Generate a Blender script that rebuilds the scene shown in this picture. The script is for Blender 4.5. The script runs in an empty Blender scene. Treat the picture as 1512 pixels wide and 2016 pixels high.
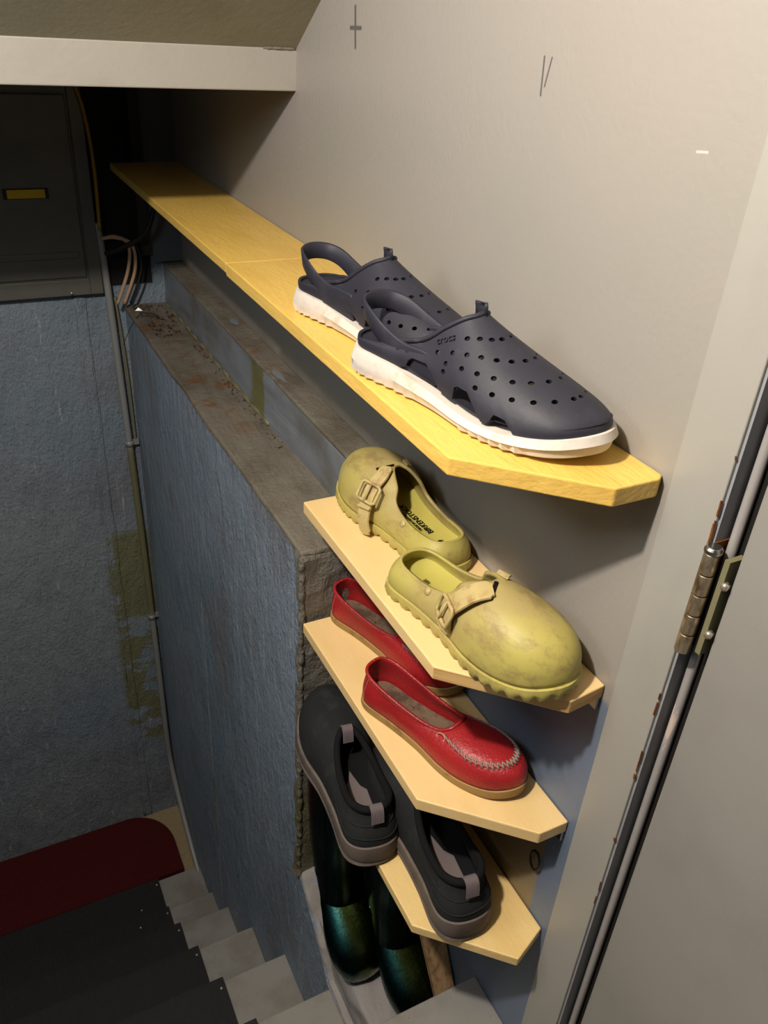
import bpy, bmesh, math, random
from mathutils import Vector, Matrix
from mathutils import noise as mnoise
random.seed(7)
PI = math.pi
SC = .52            # one survey unit in metres (distance of the lens from the right wall)
Z0 = 4.94           # survey height of the lens above the bottom floor
def V(x, y, z): return Vector((x*SC, y*SC, (z+Z0)*SC))
scene = bpy.context.scene
COL = scene.collection

# ------------------------------------------------------------------ camera
cam_d = bpy.data.cameras.new('camera'); cam = bpy.data.objects.new('camera', cam_d); COL.objects.link(cam)
yaw, pit, rol = 0.50292, 0.54688, 0.06976
F = Vector((math.sin(yaw)*math.cos(pit), math.cos(yaw)*math.cos(pit), -math.sin(pit)))
R0 = Vector((math.cos(yaw), -math.sin(yaw), 0)); U0 = R0.cross(F)
RR = math.cos(rol)*R0+math.sin(rol)*U0; UU = -math.sin(rol)*R0+math.cos(rol)*U0
M = Matrix((RR, UU, -F)).transposed().to_4x4(); M.translation = V(-1, 0, 0)
cam.matrix_world = M
cam_d.sensor_fit = 'VERTICAL'; cam_d.sensor_height = 36; cam_d.lens = 1622.7/2016*36; cam_d.clip_start = .02
scene.camera = cam

# ------------------------------------------------------------------ light and exposure
scene.view_settings.view_transform = 'Standard'; scene.view_settings.look = 'None'
scene.view_settings.gamma = 1; scene.view_settings.use_curve_mapping = False
scene.view_settings.exposure = 0.12
w = bpy.data.worlds.new('world'); scene.world = w; w.use_nodes = True
w.node_tree.nodes['Background'].inputs[0].default_value = (.55, .65, .8, 1)
w.node_tree.nodes['Background'].inputs[1].default_value = .05
def light(name, loc, power, color, radius):
    l = bpy.data.lights.new(name, 'POINT'); l.energy = power; l.color = color; l.shadow_soft_size = radius
    o = bpy.data.objects.new(name, l); COL.objects.link(o); o.location = loc; return o
light('ceiling_lamp_light', V(-1.49, .745, .90), 66, (1, .895, .80), .030)
light('stairwell_fill_light', V(-1.98, 1.35, .35), 9, (.85, .93, 1), .14)  # unseen cool fill, added to brighten the lower walls; no window is modelled

# ------------------------------------------------------------------ materials
def lin(c):
    c = c/255
    return c/12.92 if c <= .04045 else ((c+.055)/1.055)**2.4
def rgb(r, g, b): return (lin(r), lin(g), lin(b), 1)
class Mat:
    def __init__(s, name, col, rough=.6, spec=.5, metal=0):
        s.m = bpy.data.materials.new(name); s.m.use_nodes = True; s.t = s.m.node_tree
        s.b = s.t.nodes['Principled BSDF']
        s.b.inputs['Roughness'].default_value = rough; s.b.inputs['Specular IOR Level'].default_value = spec
        s.b.inputs['Metallic'].default_value = metal
        s.b.inputs['Base Color'].default_value = col; s.col = col; s.cs = None; s.n = None
        s.coord = None
    def node(s, t, **k):
        n = s.t.nodes.new(t)
        for a, b in k.items(): setattr(n, a, b)
        return n
    def link(s, a, b): s.t.links.new(a, b)
    def co(s, world=False, scale=(1, 1, 1)):
        if world: src = s.node('ShaderNodeNewGeometry').outputs['Position']
        else: src = s.node('ShaderNodeTexCoord').outputs['Object']
        mp = s.node('ShaderNodeMapping'); mp.inputs['Scale'].default_value = scale
        s.link(src, mp.inputs[0]); return mp.outputs[0]
    def noise(s, scale, detail=4, rough=.6, vs=(1, 1, 1), world=False, dist=0):
        n = s.node('ShaderNodeTexNoise'); s.link(s.co(world, vs), n.inputs['Vector'])
        n.inputs['Scale'].default_value = scale; n.inputs['Detail'].default_value = detail
        n.inputs['Roughness'].default_value = rough; n.inputs['Distortion'].default_value = dist
        return n.outputs['Fac']
    def ramp(s, v, a, b, inv=False):
        n = s.node('ShaderNodeMapRange'); n.interpolation_type = 'SMOOTHSTEP'
        s.link(v, n.inputs[0]); n.inputs[1].default_value = a; n.inputs[2].default_value = b
        if inv: n.inputs[3].default_value = 1; n.inputs[4].default_value = 0
        return n.outputs[0]
    def math(s, op, a, b=0.0, c=0.0):
        n = s.node('ShaderNodeMath', operation=op)
        for i, v in enumerate((a, b, c)):
            if isinstance(v, (int, float)): n.inputs[i].default_value = v
            else: s.link(v, n.inputs[i])
        return n.outputs[0]
    def mix(s, fac, col):
        n = s.node('ShaderNodeMix', data_type='RGBA')
        if isinstance(fac, (int, float)): n.inputs[0].default_value = fac
        else: s.link(fac, n.inputs[0])
        if s.cs is None: n.inputs[6].default_value = s.col
        else: s.link(s.cs, n.inputs[6])
        n.inputs[7].default_value = col
        s.cs = n.outputs[2]; s.link(s.cs, s.b.inputs['Base Color']); return s
    def bump(s, h, dist=.001, strength=1.0):
        n = s.node('ShaderNodeBump'); n.inputs['Distance'].default_value = dist; n.inputs['Strength'].default_value = strength
        s.link(h, n.inputs['Height'])
        if s.n is not None: s.link(s.n, n.inputs['Normal'])
        s.n = n.outputs[0]; s.link(s.n, s.b.inputs['Normal']); return s
    def rough(s, v, a, b):
        n = s.node('ShaderNodeMapRange'); s.link(v, n.inputs[0]); n.inputs[3].default_value = a; n.inputs[4].default_value = b
        s.link(n.outputs[0], s.b.inputs['Roughness']); return s
    def pos(s):
        n = s.node('ShaderNodeSeparateXYZ'); g = s.node('ShaderNodeNewGeometry'); s.link(g.outputs['Position'], n.inputs[0]); return n.outputs
    def seg(s, a, b, width, axes=(1, 2)):
        "mask: 1 near the segment a-b (metres) in the plane of the two world axes"
        P = s.pos(); px, py = P[axes[0]], P[axes[1]]
        dx, dy = b[0]-a[0], b[1]-a[1]; L = dx*dx+dy*dy
        t = s.math('ADD', s.math('MULTIPLY', s.math('SUBTRACT', px, a[0]), dx/L), s.math('MULTIPLY', s.math('SUBTRACT', py, a[1]), dy/L))
        t = s.math('MAXIMUM', s.math('MINIMUM', t, 1.0), 0.0)
        ex = s.math('SUBTRACT', s.math('SUBTRACT', px, a[0]), s.math('MULTIPLY', t, dx))
        ey = s.math('SUBTRACT', s.math('SUBTRACT', py, a[1]), s.math('MULTIPLY', t, dy))
        d = s.math('SQRT', s.math('ADD', s.math('MULTIPLY', ex, ex), s.math('MULTIPLY', ey, ey)))
        return s.ramp(d, width*.4, width, inv=True)

def zz(z): return (z+Z0)*SC
WARM = rgb(150, 145, 138); BLUE = rgb(104, 118, 138)
# warm grey paint of the upper wall, blue below, with marks
mw = Mat('painted_wall', WARM, .42, .45)
mw.mix(mw.ramp(mw.noise(3, 3, .5, world=True), .35, .75), rgb(145, 143, 135))
P = mw.pos(); nz = mw.noise(9, 3, .6, world=True)
zb = mw.math('ADD', P[2], mw.math('MULTIPLY', mw.math('SUBTRACT', nz, .5), .03))
blue_mask = mw.ramp(zb, zz(-1.16), zz(-1.14), inv=True)
mw.mix(blue_mask, BLUE)
tanm = mw.math('MULTIPLY', mw.ramp(P[1], .905*SC, .915*SC), mw.math('MULTIPLY', mw.ramp(zb, zz(-1.57), zz(-1.55), inv=True), mw.ramp(zb, zz(-2.06), zz(-2.04))))
mw.mix(tanm, rgb(136, 122, 94))
lowm = mw.math('MULTIPLY', mw.ramp(zb, zz(-1.1), zz(-1.06), inv=True), mw.ramp(P[1], 1.72*SC, 1.80*SC))
mw.mix(lowm, rgb(120, 116, 106))
def wm(a, b, wd, col, m=mw): m.mix(m.seg((a[0]*SC, zz(a[1])), (b[0]*SC, zz(b[1])), wd), col)
for a, b, wd in [((2.141, .0), (2.133, -.085), .004), ((2.165, -.045), (2.105, -.043), .0035), ((1.349, -.055), (1.345, -.115), .0018), ((1.327, -.055), (1.337, -.10), .0015)]:
    wm(a, b, wd, rgb(92, 90, 86))
wm((.950, -.150), (.930, -.148), .0014, rgb(186, 180, 170))
mw.bump(mw.noise(160, 3, .55, world=True), .0010, .5).bump(mw.noise(30, 4, .6, world=True), .0014, .35)
WALL = mw.m

mf = Mat('frame_paint', rgb(156, 154, 147), .38, .5)
mf.mix(mf.ramp(mf.noise(5, 4, .6, world=True, vs=(1, 1, .4)), .45, .8), rgb(142, 140, 133))
mf.mix(mf.math('MULTIPLY', mf.ramp(mf.noise(60, 2, .5, world=True), .74, .78), .6), rgb(110, 106, 98))
mf.bump(mf.noise(120, 3, .5, world=True), .0008, .35); FRAME = mf.m
md = Mat('door_paint', rgb(140, 138, 133), .40, .5)
md.mix(md.ramp(md.noise(6, 3, .6, world=True), .4, .8), rgb(130, 128, 123))
md.bump(md.noise(200, 3, .5, world=True), .0006, .3); DOOR = md.m
ms = Mat('slate_paint', rgb(140, 142, 146), .5, .4)
ms.mix(ms.ramp(ms.noise(25, 4, .7, world=True, vs=(1, 1, .3)), .55, .7), rgb(156, 156, 156))
ms.bump(ms.noise(90, 3, world=True), .0008, .4); SLATE = ms.m
rust = Mat('rust', rgb(120, 72, 34), .8, .2); rust.mix(rust.ramp(rust.noise(90, 5, .7), .4, .7), rgb(80, 46, 24)); rust.bump(rust.noise(200), .0006); RUST = rust.m
seal = Mat('chipped_bead', rgb(150, 146, 144), .45, .5)
seal.mix(seal.math('MULTIPLY', seal.ramp(seal.noise(30, 6, .75, world=True, vs=(1, 1, .12)), .58, .61), .9), rgb(200, 182, 168))
SEAL = seal.m
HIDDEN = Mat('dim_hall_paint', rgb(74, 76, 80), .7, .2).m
GAP = Mat('gap_dark', rgb(30, 28, 26), .9, .1).m
mc = Mat('soffit_paint', rgb(148, 144, 124), .6, .3)
mc.mix(mc.ramp(mc.noise(4, 4, .6, world=True), .4, .75), rgb(134, 130, 110)); mc.bump(mc.noise(90, 3, world=True), .001, .4); SOFFIT = mc.m
mb = Mat('beam_paint', rgb(156, 152, 142), .5, .4); mb.mix(mb.ramp(mb.noise(10, 4, world=True), .5, .8), rgb(144, 140, 130)); mb.bump(mb.noise(110, 3, world=True), .001, .4); BEAM = mb.m

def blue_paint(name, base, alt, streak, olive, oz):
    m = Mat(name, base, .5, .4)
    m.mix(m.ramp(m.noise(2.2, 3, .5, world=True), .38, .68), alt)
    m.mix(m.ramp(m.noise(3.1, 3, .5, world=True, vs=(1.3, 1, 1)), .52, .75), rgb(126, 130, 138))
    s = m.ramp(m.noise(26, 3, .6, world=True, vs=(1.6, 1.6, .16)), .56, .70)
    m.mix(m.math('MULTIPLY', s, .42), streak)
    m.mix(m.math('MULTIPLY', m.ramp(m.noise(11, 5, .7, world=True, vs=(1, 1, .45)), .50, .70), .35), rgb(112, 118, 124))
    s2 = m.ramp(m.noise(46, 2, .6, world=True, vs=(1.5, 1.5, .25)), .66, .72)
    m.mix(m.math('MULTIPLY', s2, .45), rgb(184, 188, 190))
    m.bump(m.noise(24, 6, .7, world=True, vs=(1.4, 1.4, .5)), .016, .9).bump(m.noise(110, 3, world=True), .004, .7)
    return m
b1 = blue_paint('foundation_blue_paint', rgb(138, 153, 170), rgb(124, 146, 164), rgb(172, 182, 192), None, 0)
# pale drip line and olive wear on it
b1.mix(b1.math('MULTIPLY', b1.seg((2.93*SC, zz(-2.30)), (2.93*SC, zz(-4.5)), .009), .8), rgb(168, 174, 178))
b1.mix(b1.math('MULTIPLY', b1.seg((2.93*SC, zz(-3.45)), (2.94*SC, zz(-4.0)), .010), .8), rgb(132, 132, 100))
BLUEWALL = b1.m
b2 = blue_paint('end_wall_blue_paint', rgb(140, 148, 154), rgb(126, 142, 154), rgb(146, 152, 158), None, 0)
P2 = b2.pos(); nn = b2.noise(7, 4, .6, world=True); n3 = b2.noise(14, 3, .6, world=True, vs=(.5, 1, 1.4))
om = b2.math('MULTIPLY', b2.ramp(n3, .50, .53), b2.math('MULTIPLY', b2.ramp(P2[0], -.56*SC, -.50*SC), b2.math('MULTIPLY', b2.ramp(P2[2], zz(-2.65), zz(-2.55), inv=True), b2.ramp(P2[2], zz(-4.3), zz(-4.2)))))
b2.mix(om, rgb(122, 122, 92))
om2 = b2.math('MULTIPLY', b2.ramp(P2[0], -.50*SC, -.48*SC), b2.math('MULTIPLY', b2.ramp(b2.math('ADD', P2[2], b2.math('MULTIPLY', nn, .1)), zz(-2.5), zz(-2.45), inv=True), b2.ramp(b2.math('ADD', P2[2], b2.math('MULTIPLY', nn, .1)), zz(-3.1), zz(-3.05))))
b2.mix(om2, rgb(122, 122, 92))
ENDWALL = b2.m
lg = Mat('ledge_concrete', rgb(120, 114, 102), .6, .35)
lg.mix(lg.ramp(lg.noise(6, 5, .65, world=True), .42, .66), rgb(98, 92, 80))
Pl = lg.pos()
lg.mix(lg.math('MULTIPLY', lg.ramp(lg.noise(16, 6, .75, world=True), .52, .62), lg.math('MULTIPLY', lg.ramp(Pl[1], 2.3*SC, 2.8*SC), .75)), rgb(116, 80, 46))
lg.mix(lg.ramp(lg.noise(60, 6, .85, world=True), .66, .72), rgb(190, 176, 158))
lg.bump(lg.noise(26, 6, .75, world=True), .009, .8).bump(lg.noise(120, 3, world=True), .001, .4); LEDGE = lg.m
rs = Mat('ledge_riser_paint', rgb(122, 128, 136), .5, .4)
rs.mix(rs.ramp(rs.noise(5, 4, .6, world=True), .42, .66), rgb(104, 104, 98))
Pr = rs.pos()
rs.mix(rs.math('MULTIPLY', rs.ramp(Pr[1], 2.60*SC, 2.62*SC), rs.ramp(Pr[1], 2.72*SC, 2.78*SC, inv=True)), rgb(104, 104, 66))
rs.bump(rs.noise(26, 5, .7, world=True), .004, .5); RISER = rs.m
bl = Mat('block_paint', rgb(118, 114, 104), .5, .45)
bl.mix(bl.ramp(bl.noise(9, 4, .6, world=True), .45, .65), rgb(102, 100, 92))
Pb = bl.pos(); bn = bl.math('ADD', Pb[2], bl.math('MULTIPLY', bl.noise(12, 3, world=True), .08))
bl.mix(bl.ramp(bn, zz(-2.28), zz(-2.05), inv=True), rgb(106, 102, 74))
bl.mix(bl.ramp(bn, zz(-2.66), zz(-2.60), inv=True), rgb(150, 138, 120))
bl.bump(bl.noise(45, 6, .7, world=True), .014, .9).bump(bl.noise(140, 3, world=True), .0012, .4); BLOCK = bl.m
lw = Mat('footing_concrete', rgb(150, 146, 144), .7, .3)
lw.mix(lw.ramp(lw.noise(12, 5, .7, world=True), .45, .7), rgb(138, 132, 124)); lw.mix(lw.ramp(lw.noise(22, 5, .7, world=True), .58, .66), rgb(140, 150, 166))
lw.bump(lw.noise(30, 5, .7, world=True), .004, .6); FOOTING = lw.m
st = Mat('step_paint', rgb(140, 138, 133), .6, .35)
st.mix(st.ramp(st.noise(8, 5, .6, world=True), .42, .64), rgb(126, 122, 114)); st.mix(st.ramp(st.noise(40, 4, .7, world=True), .68, .72), rgb(88, 78, 66))
st.bump(st.noise(90, 4, world=True), .0012, .4); STEP = st.m
fl = Mat('floor_concrete', rgb(160, 142, 110), .9, .1); fl.mix(fl.ramp(fl.noise(90, 6, .75, world=True), .5, .75), rgb(128, 108, 80)); fl.bump(fl.noise(60, 5, .7, world=True), .004); FLOOR = fl.m
rg = Mat('rug_pile', rgb(84, 30, 30), .95, .1); rg.mix(rg.ramp(rg.noise(500, 2, .5, world=True), .4, .7), rgb(66, 22, 24)); rg.bump(rg.noise(700, 2, world=True), .002); RUG = rg.m
rb = Mat('ribbed_rubber', rgb(44, 44, 45), .62, .4)
wv = rb.node('ShaderNodeTexWave', wave_type='BANDS', bands_direction='X'); rb.link(rb.co(True), wv.inputs['Vector']); wv.inputs['Scale'].default_value = 95
rb.bump(wv.outputs['Fac'], .0015, .8); rb.mix(rb.ramp(rb.noise(60, 5, .7, world=True), .66, .72), rgb(58, 57, 54)); RUBBER = rb.m

def yellow(name, c1, c2, edge, wave, rough=.42):
    m = Mat(name, c1, rough, .45)
    m.mix(m.ramp(m.noise(14, 4, .6, vs=(1, .35, 1)), .4, .7), c2)
    m.mix(m.math('MULTIPLY', m.ramp(m.noise(150, 2, .5), .76, .79), .7), edge)
    m.bump(m.noise(60, 4, .6, vs=(1.7, .45, 1.7)), wave*.8, .6).bump(m.noise(190, 3), .0006, .4)
    return m.m
YEL = yellow('glossy_yellow_paint', rgb(226, 188, 96), rgb(218, 178, 88), rgb(190, 150, 70), .0028, .33)
YEL2 = yellow('pale_yellow_paint', rgb(234, 202, 144), rgb(228, 195, 134), rgb(170, 140, 90), .0012)
YEL3 = yellow('speckled_yellow_paint', rgb(232, 202, 138), rgb(224, 192, 126), rgb(150, 120, 74), .0022)
wd_ = Mat('raw_board_edge', rgb(214, 178, 118), .55, .35); wd_.mix(wd_.ramp(wd_.noise(18, 5, .6, vs=(.4, .4, 6)), .42, .6), rgb(196, 150, 88)); WOODEDGE = wd_.m
STEEL = Mat('bare_steel', rgb(190, 188, 182), .28, .5, 1).m
hg = Mat('worn_hinge_steel', rgb(186, 170, 144), .34, .5, .85); hg.mix(hg.ramp(hg.noise(60, 5, .7, vs=(1, 1, .4)), .45, .62), rgb(128, 106, 78)); hg.bump(hg.noise(200, 3), .0005); HINGE = hg.m
OLIVE = Mat('old_olive_paint', rgb(116, 112, 84), .5, .4).m
CAB = Mat('cabinet_grey_paint', rgb(92, 92, 84), .45, .45); CAB.mix(CAB.ramp(CAB.noise(8, 4, world=True), .4, .7), rgb(82, 84, 78)); CAB = CAB.m
BLACKP = Mat('black_plastic', rgb(22, 22, 22), .5, .4).m
TAPE = Mat('yellow_tape', rgb(196, 166, 28), .55, .3).m
pp = Mat('conduit_paint', rgb(136, 138, 136), .38, .5); Pp = pp.pos(); pp.mix(pp.math('MULTIPLY', pp.ramp(Pp[2], zz(-2.1), zz(-2.0), inv=True), pp.ramp(Pp[2], zz(-3.2), zz(-3.1))), rgb(112, 110, 80)); PIPE = pp.m
CABLEY = Mat('yellow_cable_jacket', rgb(150, 116, 26), .5, .4).m
CABLEW = Mat('beige_cable_jacket', rgb(178, 146, 118), .5, .4).m
CABLEK = Mat('dark_cable_jacket', rgb(40, 36, 34), .6, .3).m
TWIG = Mat('twig_bark', rgb(64, 52, 40), .9, .1).m
PLANK = Mat('weathered_wood', rgb(150, 122, 88), .8, .2); PLANK.mix(PLANK.ramp(PLANK.noise(20, 5, .6, vs=(4, 4, .5)), .40, .75), rgb(104, 78, 54)); PLANK = PLANK.m
NIB = Mat('nail_head', rgb(215, 205, 190), .25, .6, .8).m
DARKWOOD = Mat('dark_niche_paint', rgb(52, 52, 50), .7, .2).m
BLACKN = Mat('niche_shadow_paint', rgb(34, 33, 31), .85, .15).m
NICHE = Mat('niche_grey_paint', rgb(92, 96, 102), .7, .2).m

# ------------------------------------------------------------------ mesh helpers
def mesh(name, vs, fs, mat, parent=None, smooth=False, label=None, cat=None, group=None, kind=None, bevel=0, segs=2):
    me = bpy.data.meshes.new(name); me.from_pydata([tuple(v) for v in vs], [], fs); me.update()
    o = bpy.data.objects.new(name, me); COL.objects.link(o)
    if mat: me.materials.append(mat)
    bm = bmesh.new(); bm.from_mesh(me); bmesh.ops.remove_doubles(bm, verts=bm.verts, dist=1e-6)
    if bevel:
        bmesh.ops.bevel(bm, geom=list(bm.edges), offset=bevel, segments=segs, affect='EDGES', profile=.5)
    bmesh.ops.recalc_face_normals(bm, faces=bm.faces); bm.to_mesh(me); bm.free()
    if smooth:
        me.shade_smooth()
        if smooth == 2: me.set_sharp_from_angle(angle=.6)
    if parent: o.parent = parent
    tagp(o, label, cat, group, kind); return o
def tagp(o, label=None, cat=None, group=None, kind=None):
    if label: o['label'] = label
    if cat: o['category'] = cat
    if group: o['group'] = group
    if kind: o['kind'] = kind
    return o
def empty(name, loc, label, cat, group=None, rz=0):
    o = bpy.data.objects.new(name, None); COL.objects.link(o); o.location = loc; o.rotation_euler = (0, 0, rz); o.empty_display_size = .05
    return tagp(o, label, cat, group)
CF = [(0, 3, 2, 1), (4, 5, 6, 7), (0, 1, 5, 4), (1, 2, 6, 5), (2, 3, 7, 6), (3, 0, 4, 7)]
def box(name, x, y, z, mat, **k):
    "survey-unit box"
    vs = [V(a, b, c) for c in z for a, b in ((x[0], y[0]), (x[1], y[0]), (x[1], y[1]), (x[0], y[1]))]
    return mesh(name, vs, CF, mat, **k)
def prism(name, poly, z0, z1, mat, **k):
    n = len(poly); vs = [V(a, b, z0) for a, b in poly]+[V(a, b, z1) for a, b in poly]
    fs = [tuple(range(n))[::-1], tuple(range(n, 2*n))]+[(i, (i+1) % n, n+(i+1) % n, n+i) for i in range(n)]
    return mesh(name, vs, fs, mat, **k)
def xprism(name, poly, x0, x1, mat, **k):
    "profile in (y,z) extruded along x"
    n = len(poly); vs = [V(x0, a, b) for a, b in poly]+[V(x1, a, b) for a, b in poly]
    fs = [tuple(range(n))[::-1], tuple(range(n, 2*n))]+[(i, (i+1) % n, n+(i+1) % n, n+i) for i in range(n)]
    return mesh(name, vs, fs, mat, **k)
def cr(p0, p1, p2, p3, t):
    return .5*((2*p1)+(p2-p0)*t+(2*p0-5*p1+4*p2-p3)*t*t+(3*p1-p0-3*p2+p3)*t*t*t)
def spline(pts, n, closed=False):
    pts = [Vector(p) for p in pts]; m = len(pts); out = []
    segs = m if closed else m-1
    for i in range(n+(0 if closed else 1)):
        u = i/n*segs; k = min(int(u), segs-1); t = u-k
        g = (lambda j: pts[j % m]) if closed else (lambda j: pts[max(0, min(m-1, j))])
        out.append(cr(g(k-1), g(k), g(k+1), g(k+2), t))
    return out
def tube_data(pts, r, seg=8, flat=None, caps=True, vs=None, fs=None, up=None):
    "r may be a list; flat = (a, b) half sizes of an oval section"
    vs = [] if vs is None else vs; fs = [] if fs is None else fs; b0 = len(vs)
    pts = [Vector(p) for p in pts]; n = len(pts); prev = up
    for i, p in enumerate(pts):
        t = (pts[min(n-1, i+1)]-pts[max(0, i-1)]).normalized()
        if prev is None: prev = Vector((0, 0, 1)) if abs(t.z) < .9 else Vector((1, 0, 0))
        a = (prev-t*prev.dot(t)).normalized(); b = t.cross(a); prev = a if up is None else up
        rr = r[i] if isinstance(r, (list, tuple)) else r
        ra, rb2 = (flat if flat else (rr, rr))
        for k in range(seg):
            c = 2*PI*k/seg; vs.append(p+a*math.cos(c)*ra+b*math.sin(c)*rb2)
    for i in range(n-1):
        for k in range(seg):
            k2 = (k+1) % seg; fs.append((b0+i*seg+k, b0+i*seg+k2, b0+(i+1)*seg+k2, b0+(i+1)*seg+k))
    if caps: fs.append(tuple(range(b0, b0+seg))[::-1]); fs.append(tuple(range(b0+(n-1)*seg, b0+n*seg)))
    return vs, fs
def tube(name, pts, r, mat, seg=8, flat=None, up=None, **k):
    vs, fs = tube_data(pts, r, seg, flat, up=up); k.setdefault('smooth', True); return mesh(name, vs, fs, mat, **k)
def cyl(name, c, axis, r, h, mat, seg=16, **k):
    a = Vector(axis).normalized(); c = Vector(c); return tube(name, [c-a*h/2, c+a*h/2], r, mat, seg, **k)
def rough_up(o, amp, scale, sub=0):
    me = o.data; bm = bmesh.new(); bm.from_mesh(me)
    if sub: bmesh.ops.subdivide_edges(bm, edges=bm.edges, cuts=sub, use_grid_fill=True)
    bm.normal_update()
    for v in bm.verts:
        p = o.matrix_world @ v.co
        v.co += v.normal*amp*(mnoise.noise(p*scale)+.5*mnoise.noise(p*scale*2.3))
    bm.to_mesh(me); bm.free()
ST = dict(kind='structure')

# ------------------------------------------------------------------ the shell
TOPZ = 1.25
box('wall_right', (0, .12), (.835, 4.05), (-Z0, TOPZ), WALL, **ST)
# continuation of the right wall before the door, out of view
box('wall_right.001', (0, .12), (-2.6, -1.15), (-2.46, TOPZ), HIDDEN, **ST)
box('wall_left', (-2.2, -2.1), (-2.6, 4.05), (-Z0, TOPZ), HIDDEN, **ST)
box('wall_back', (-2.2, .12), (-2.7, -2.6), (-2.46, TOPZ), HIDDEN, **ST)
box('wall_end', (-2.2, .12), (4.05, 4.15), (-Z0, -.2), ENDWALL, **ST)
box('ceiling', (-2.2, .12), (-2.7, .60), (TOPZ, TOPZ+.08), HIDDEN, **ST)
xprism('ceiling.001', [(2.535, -.115), (.585, TOPZ), (.585, TOPZ+.08), (2.60, -.05)], -2.15, .02, SOFFIT, **ST)
xprism('trim_1', [(2.53, -.222), (2.53, -.112), (2.60, -.10), (4.06, -.10), (4.06, -.222)], -2.12, .004, BEAM, bevel=.002, **ST)
cv, cf = tube_data([V(-.10+i*.008, 2.529, -.113) for i in range(13)], [.0014+.0012*abs(math.sin(i*2.1+i*i)) for i in range(13)], 6)
mesh('trim_2', cv, cf, LEDGE, smooth=True, **ST)
# foundation wall with two ledges along the right side of the stairs
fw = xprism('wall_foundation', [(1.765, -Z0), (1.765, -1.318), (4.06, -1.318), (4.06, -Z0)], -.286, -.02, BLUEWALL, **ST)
lp = box('trim_3', (-.288, -.06), (1.755, 4.05), (-1.325, -1.298), LEDGE, bevel=.004, **ST); rough_up(lp, .0035, 28, 12)
# riser, and second ledge (built as one slab each)
r_ = box('trim_4', (-.088, -.01), (1.60, 4.05), (-1.31, -1.102), RISER, bevel=.006, **ST); rough_up(r_, .003, 24, 12)
l2 = box('trim_5', (-.092, .002), (1.60, 4.05), (-1.112, -1.098), LEDGE, bevel=.003, **ST); rough_up(l2, .0025, 26, 12)
# near end of the foundation wall
be = box('wall_block', (-.288, 0), (1.745, 1.80), (-2.75, -1.31), BLOCK, bevel=.006, **ST); rough_up(be, .004, 30, 24)
# crumbly mortar corner
pts = [V(-.286, 1.750, -1.31-1.42*i/180) for i in range(181)]
vs, fs = tube_data(pts, [.0045+.0025*mnoise.noise(Vector((i*.23, 0, 3))) for i in range(181)], 9)
for v in vs: v += Vector((random.uniform(-1, 1), random.uniform(-1, 1), random.uniform(-1, 1)))*.0012
o = mesh('trim_6', vs, fs, BLOCK, smooth=True, **ST); rough_up(o, .0022, 60)
# sloping foot of the block and the footing the boots stand on
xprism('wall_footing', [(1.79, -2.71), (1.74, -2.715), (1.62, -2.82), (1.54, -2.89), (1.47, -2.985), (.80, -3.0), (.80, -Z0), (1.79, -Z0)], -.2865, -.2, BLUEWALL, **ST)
ft = xprism('trim_7', [(1.80, -2.69), (1.74, -2.70), (1.62, -2.80), (1.54, -2.87), (1.47, -2.97), (.80, -2.99), (.80, -Z0), (1.80, -Z0)], -.284, .05, FOOTING, bevel=.006, **ST); rough_up(ft, .004, 26, 14)
fs_ = box('trim_17', (-.262, -.0), (.85, 1.62), (-2.99, -2.805), FOOTING, bevel=.008, **ST); rough_up(fs_, .005, 24, 10)
box('floor', (-2.2, .12), (-.1, 4.15), (-Z0-.1, -Z0), FLOOR, **ST)
# seam batten of plaster on the end wall
vs = []; fs = []
for x0, r0, sd in ((-.512, .006, 1), (-.468, .004, 9)):
    pts = [V(x0-.003*i/40+.006*mnoise.noise(Vector((i*.21, sd, 0))), 4.047, -1.23-3.7*i/70) for i in range(71)]
    tube_data(pts, [r0*(.6+.9*abs(mnoise.noise(Vector((i*.5, sd, 5))))) for i in range(71)], 7, vs=vs, fs=fs)
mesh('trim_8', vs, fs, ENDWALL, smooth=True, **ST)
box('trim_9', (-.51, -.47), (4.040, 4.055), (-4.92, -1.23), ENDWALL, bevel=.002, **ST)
# niche at the far end: painted panel and dark post
box('wall_niche', (-.15, .0), (4.0, 4.05), (-1.09, -.222), NICHE, **ST)
box('wall_niche.001', (-.378, -.15), (4.03, 4.05), (-1.19, -.222), BLACKN, **ST)  # dark backing: the shadow inside the niche is painted as its colour
box('trim_10', (-.20, -.155), (3.97, 4.05), (-1.05, -.222), DARKWOOD, bevel=.002, **ST)
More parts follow.
